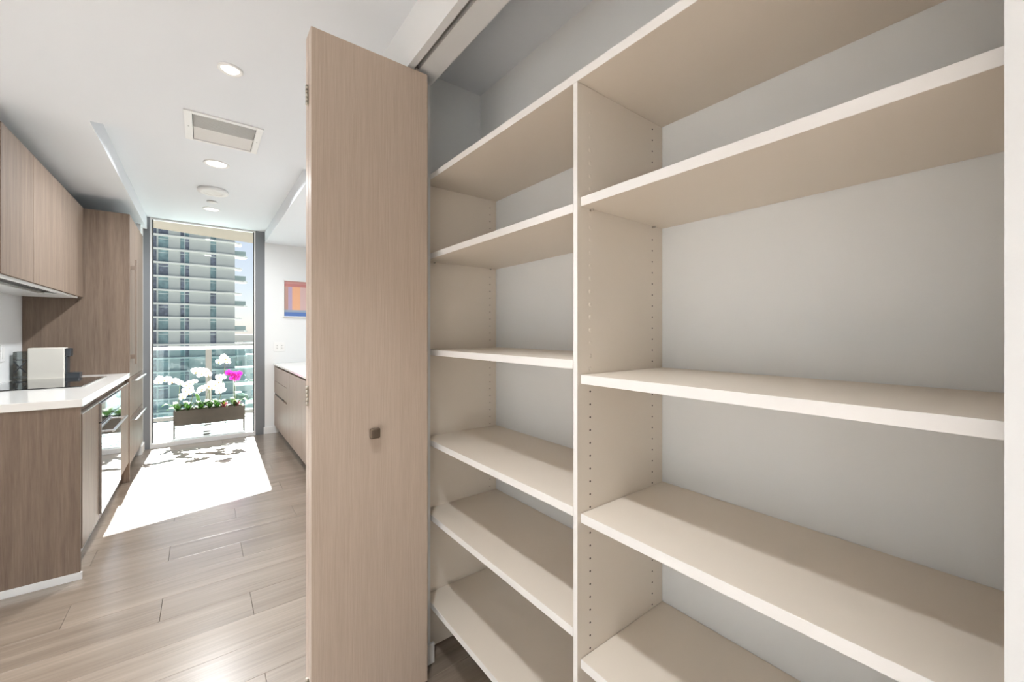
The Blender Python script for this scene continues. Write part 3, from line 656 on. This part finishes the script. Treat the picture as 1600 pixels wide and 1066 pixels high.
# pink bromeliad-like filler and yellow-green leaves
for (bx_, by_, lab, n_) in ((1020, 800, 'small dusty pink leafy plant under the tall white orchid', 16), (1200, 770, 'small pink and green leafy plant under the magenta orchid', 16)):
    b0 = zp(bx_, by_); b0.z = bz1 - .03
    t = thing('foliage_plant', b0, lab, 'plant')
    for i in range(n_):
        a = 2*PI*i/n_ + random.uniform(-.2, .2); ro = .3 + .7*(i % 3)/2
        part('leaf', leaf_bm((0, 0, .0), math.cos(a), math.sin(a), .055*ro+.025, .016, .075+.04*(1-ro), .01), M['petal_p'] if i % 3 else M['leaf2'], t, b0)

# ------------------------------------------------------------------ tower across the way
TYY = 118.7
tw = thing('apartment_tower', (0, TYY+8, -60), 'pale apartment tower with thin white floor slabs seen through the window', 'building')
def tx(u): return at_y(u, 500, TYY).x
XE = tx(367)
cols = {'A': (tx(246.6), tx(263.6)), 'B': (tx(281.2), tx(296.2)), 'C': (tx(328.2), tx(338.2))}
XA = -26.0
FH = 3.05; z8 = 1.90
nlo, nhi = -15, 10
zb_, zt_ = z8 + (nlo)*FH - 8, z8 + (nhi+1)*FH
segs = [(tx(240.2)-.0, cols['A'][0]), (cols['A'][1], cols['B'][0]), (cols['B'][1], cols['C'][0]), (cols['C'][1], XE)]
segs[0] = (tx(244.6), cols['A'][0])
core = boxes('core', [(XA, XE-.02, TYY+.7, TYY+16, -60, zt_)], M['tglass2'], tw)
seg_me = []
for (a, b) in segs:
    bm = bmesh.new(); bbox(bm, -(b-a)/2, (b-a)/2, 0, .75, 0, FH-.38); me = mesh('wall_panel', bm, False); me.materials.append(M['concrete']); seg_me.append(me)
bm = bmesh.new(); bbox(bm, XA, XE+.25, -.55, 12, -.38, 0, .05); slab_me = mesh('floor_slab', bm, False); slab_me.materials.append(M['slab'])
def win_mesh(wd, mul):
    bm = bmesh.new(); h = FH-.38
    for f_ in ([0, 1] if not mul else [0, .5, 1]): bbox(bm, -wd/2 + f_*wd - .07, -wd/2 + f_*wd + .07, .30, .42, 0, h)
    bbox(bm, -wd/2, wd/2, .31, .41, h*.76, h*.76+.12)
    me = mesh('window_frame', bm, False); me.materials.append(M['tframe']); return me
fr_me = {k: win_mesh(b-a, k == 'B') for k, (a, b) in cols.items()}
def pane_mesh(wd, mat):
    bm = bmesh.new(); bbox(bm, -wd/2, wd/2, .38, .40, 0, FH-.38); me = mesh('pane', bm, False); me.materials.append(mat); return me
pn_me = {k: [pane_mesh((b-a)/(2 if k == 'B' else 1)-.1, m_) for m_ in (M['tglass'], M['tglass2'])] for k, (a, b) in cols.items()}
def bal_mesh(big):
    L = 2.6 if big else 1.5
    bm = bmesh.new()
    pts = [(0, -.3), (L*.7, -.3), (L, .6), (L*.9, 3), (0, 3)]
    A = [bm.verts.new((x, y, -.38)) for x, y in pts]; B = [bm.verts.new((x, y, 0)) for x, y in pts]
    bm.faces.new(A[::-1]); bm.faces.new(B)
    for i in range(5): bm.faces.new((A[i], A[(i+1)%5], B[(i+1)%5], B[i]))
    me = mesh('side_balcony', bm); me.materials.append(M['slab']); return me
bal = [bal_mesh(True), bal_mesh(False)]
bm = bmesh.new(); bbox(bm, 0, 2.2, -.25, -.20, 0, 1.1); bbox(bm, 2.15, 2.2, -.2, 2.5, 0, 1.1); brail = mesh('balcony_glass', bm, False); brail.materials.append(M['tbal'])
T0 = origin(tw)
for n in range(nlo, nhi):
    z = z8 + n*FH
    obj('floor_slab', slab_me, None, tw, Vector((0, TYY, z)) - T0)
    for (a, b), me in zip(segs, seg_me): obj('wall_panel', me, None, tw, Vector(((a+b)/2, TYY, z)) - T0)
    for k, (a, b) in cols.items():
        f = obj('window', fr_me[k], None, tw, Vector(((a+b)/2, TYY, z)) - T0)
        if k == 'B':
            for sg in (-1, 1): obj('pane', pn_me[k][(n+(sg > 0)) % 2], None, f, Vector((sg*(b-a)/4, 0, 0)))
        else: obj('pane', pn_me[k][0 if (n*7+ord(k)) % 3 else 1], None, f, Vector((0, 0, 0)))
    bg_ = (n % 2 == 0)
    s_ = obj('side_balcony', bal[0 if bg_ else 1], None, tw, Vector((XE+.02, TYY+.6, z)) - T0)
    if bg_: obj('balcony_glass', brail, None, s_, Vector((0, 0, 0)))

# ------------------------------------------------------------------ far ground, trees and houses below
GZ = -60.0
g = boxes('ground', [(-2500, 2500, -1500, 4500, GZ-1, GZ)], M['grass'], loc=(0, 500, GZ)); tag(g, 'hazy green ground far below the balcony', 'ground', kind='structure')
r_ = boxes('road', [(-8, 8, 0, 800, GZ+.02, GZ+.25)], M['road'], loc=(0, 0, GZ)); r_.location = (62, 130, GZ); r_.rotation_euler.z = math.atan(-.07); tag(r_, 'pale road winding away far below the balcony', 'road')
bm = bmesh.new(); bmesh.ops.create_icosphere(bm, subdivisions=2, radius=1.0)
for v in bm.verts:
    k = 1 + .22*math.sin(v.co.x*7+1)*math.cos(v.co.y*6)*math.sin(v.co.z*8+2); v.co *= k; v.co.z = v.co.z*.75 + 1.25
tree_me = mesh('crown', bm); tree_me.materials.append(M['tree'])
bm = bmesh.new(); bcyl(bm, (0, 0, 0), (0, 0, .75), .12, .08, 8); trunk_me = mesh('trunk', bm); trunk_me.materials.append(M['trunk'])
FARB = ((373, 430, 30, 14, 24), (388, 560, 40, 20, 26), (397, 350, 22, 9, 16), (382, 760, 60, 26, 40), (398, 980, 90, 40, 50), (375, 1250, 130, 56, 60))
rt = random.Random(3); spots = []
def far_xy(u, d): a = ray(u, 600); return a.x * d / a.y, d
keep = [(far_xy(u, d)[0], d + dp/2, max(w_, dp)*.75) for (u, d, w_, h_, dp) in FARB]
tries = 0
while len(spots) < 40 and tries < 4000:
    tries += 1
    d = rt.uniform(215, 700); x, y = far_xy(rt.uniform(362, 403), d); s_ = rt.uniform(4, 7.5)
    if any(math.hypot(x-a, y-b) < 1.25*(s_+c) for a, b, c in spots + keep): continue
    if abs(x - (62 + (y-130)*.07)) < 11 + 1.3*s_: continue
    spots.append((x, y, s_))
for (x, y, s_) in spots:
    t = thing('tree', (x, y, GZ), 'hazy round green tree far below the balcony', 'tree', 'trees far below the balcony')
    for nm, me in (('crown', tree_me), ('trunk', trunk_me)):
        c = obj(nm, me, None, t); c.scale = (s_, s_, s_)
for i, (u, d, w_, h_, dp) in enumerate(FARB):
    a = ray(u, 600); p = a * (d / a.y)
    t = thing('far_building', (p.x, p.y, GZ), ['low white flat-roofed building among the trees', 'long white block with a flat roof below the balcony', 'small pale house beside the road', 'broad pale block on the hazy skyline', 'tall pale block on the hazy skyline', 'widest pale block at the far horizon'][i], 'building')
    boxes('wall', [(p.x-w_/2, p.x+w_/2, p.y, p.y+dp, GZ, GZ+h_)], M['far_white'], t)
    boxes('roof', [(p.x-w_/2-.5, p.x+w_/2+.5, p.y-.5, p.y+dp+.5, GZ+h_, GZ+h_+1)], M['slab'], t)
    for q in range(4):
        wx = p.x - w_/2 + (q+.5)*w_/4; boxes('window', [(wx-w_/14, wx+w_/14, p.y-.2, p.y, GZ+h_*.35, GZ+h_*.7)], M['tglass'], t)
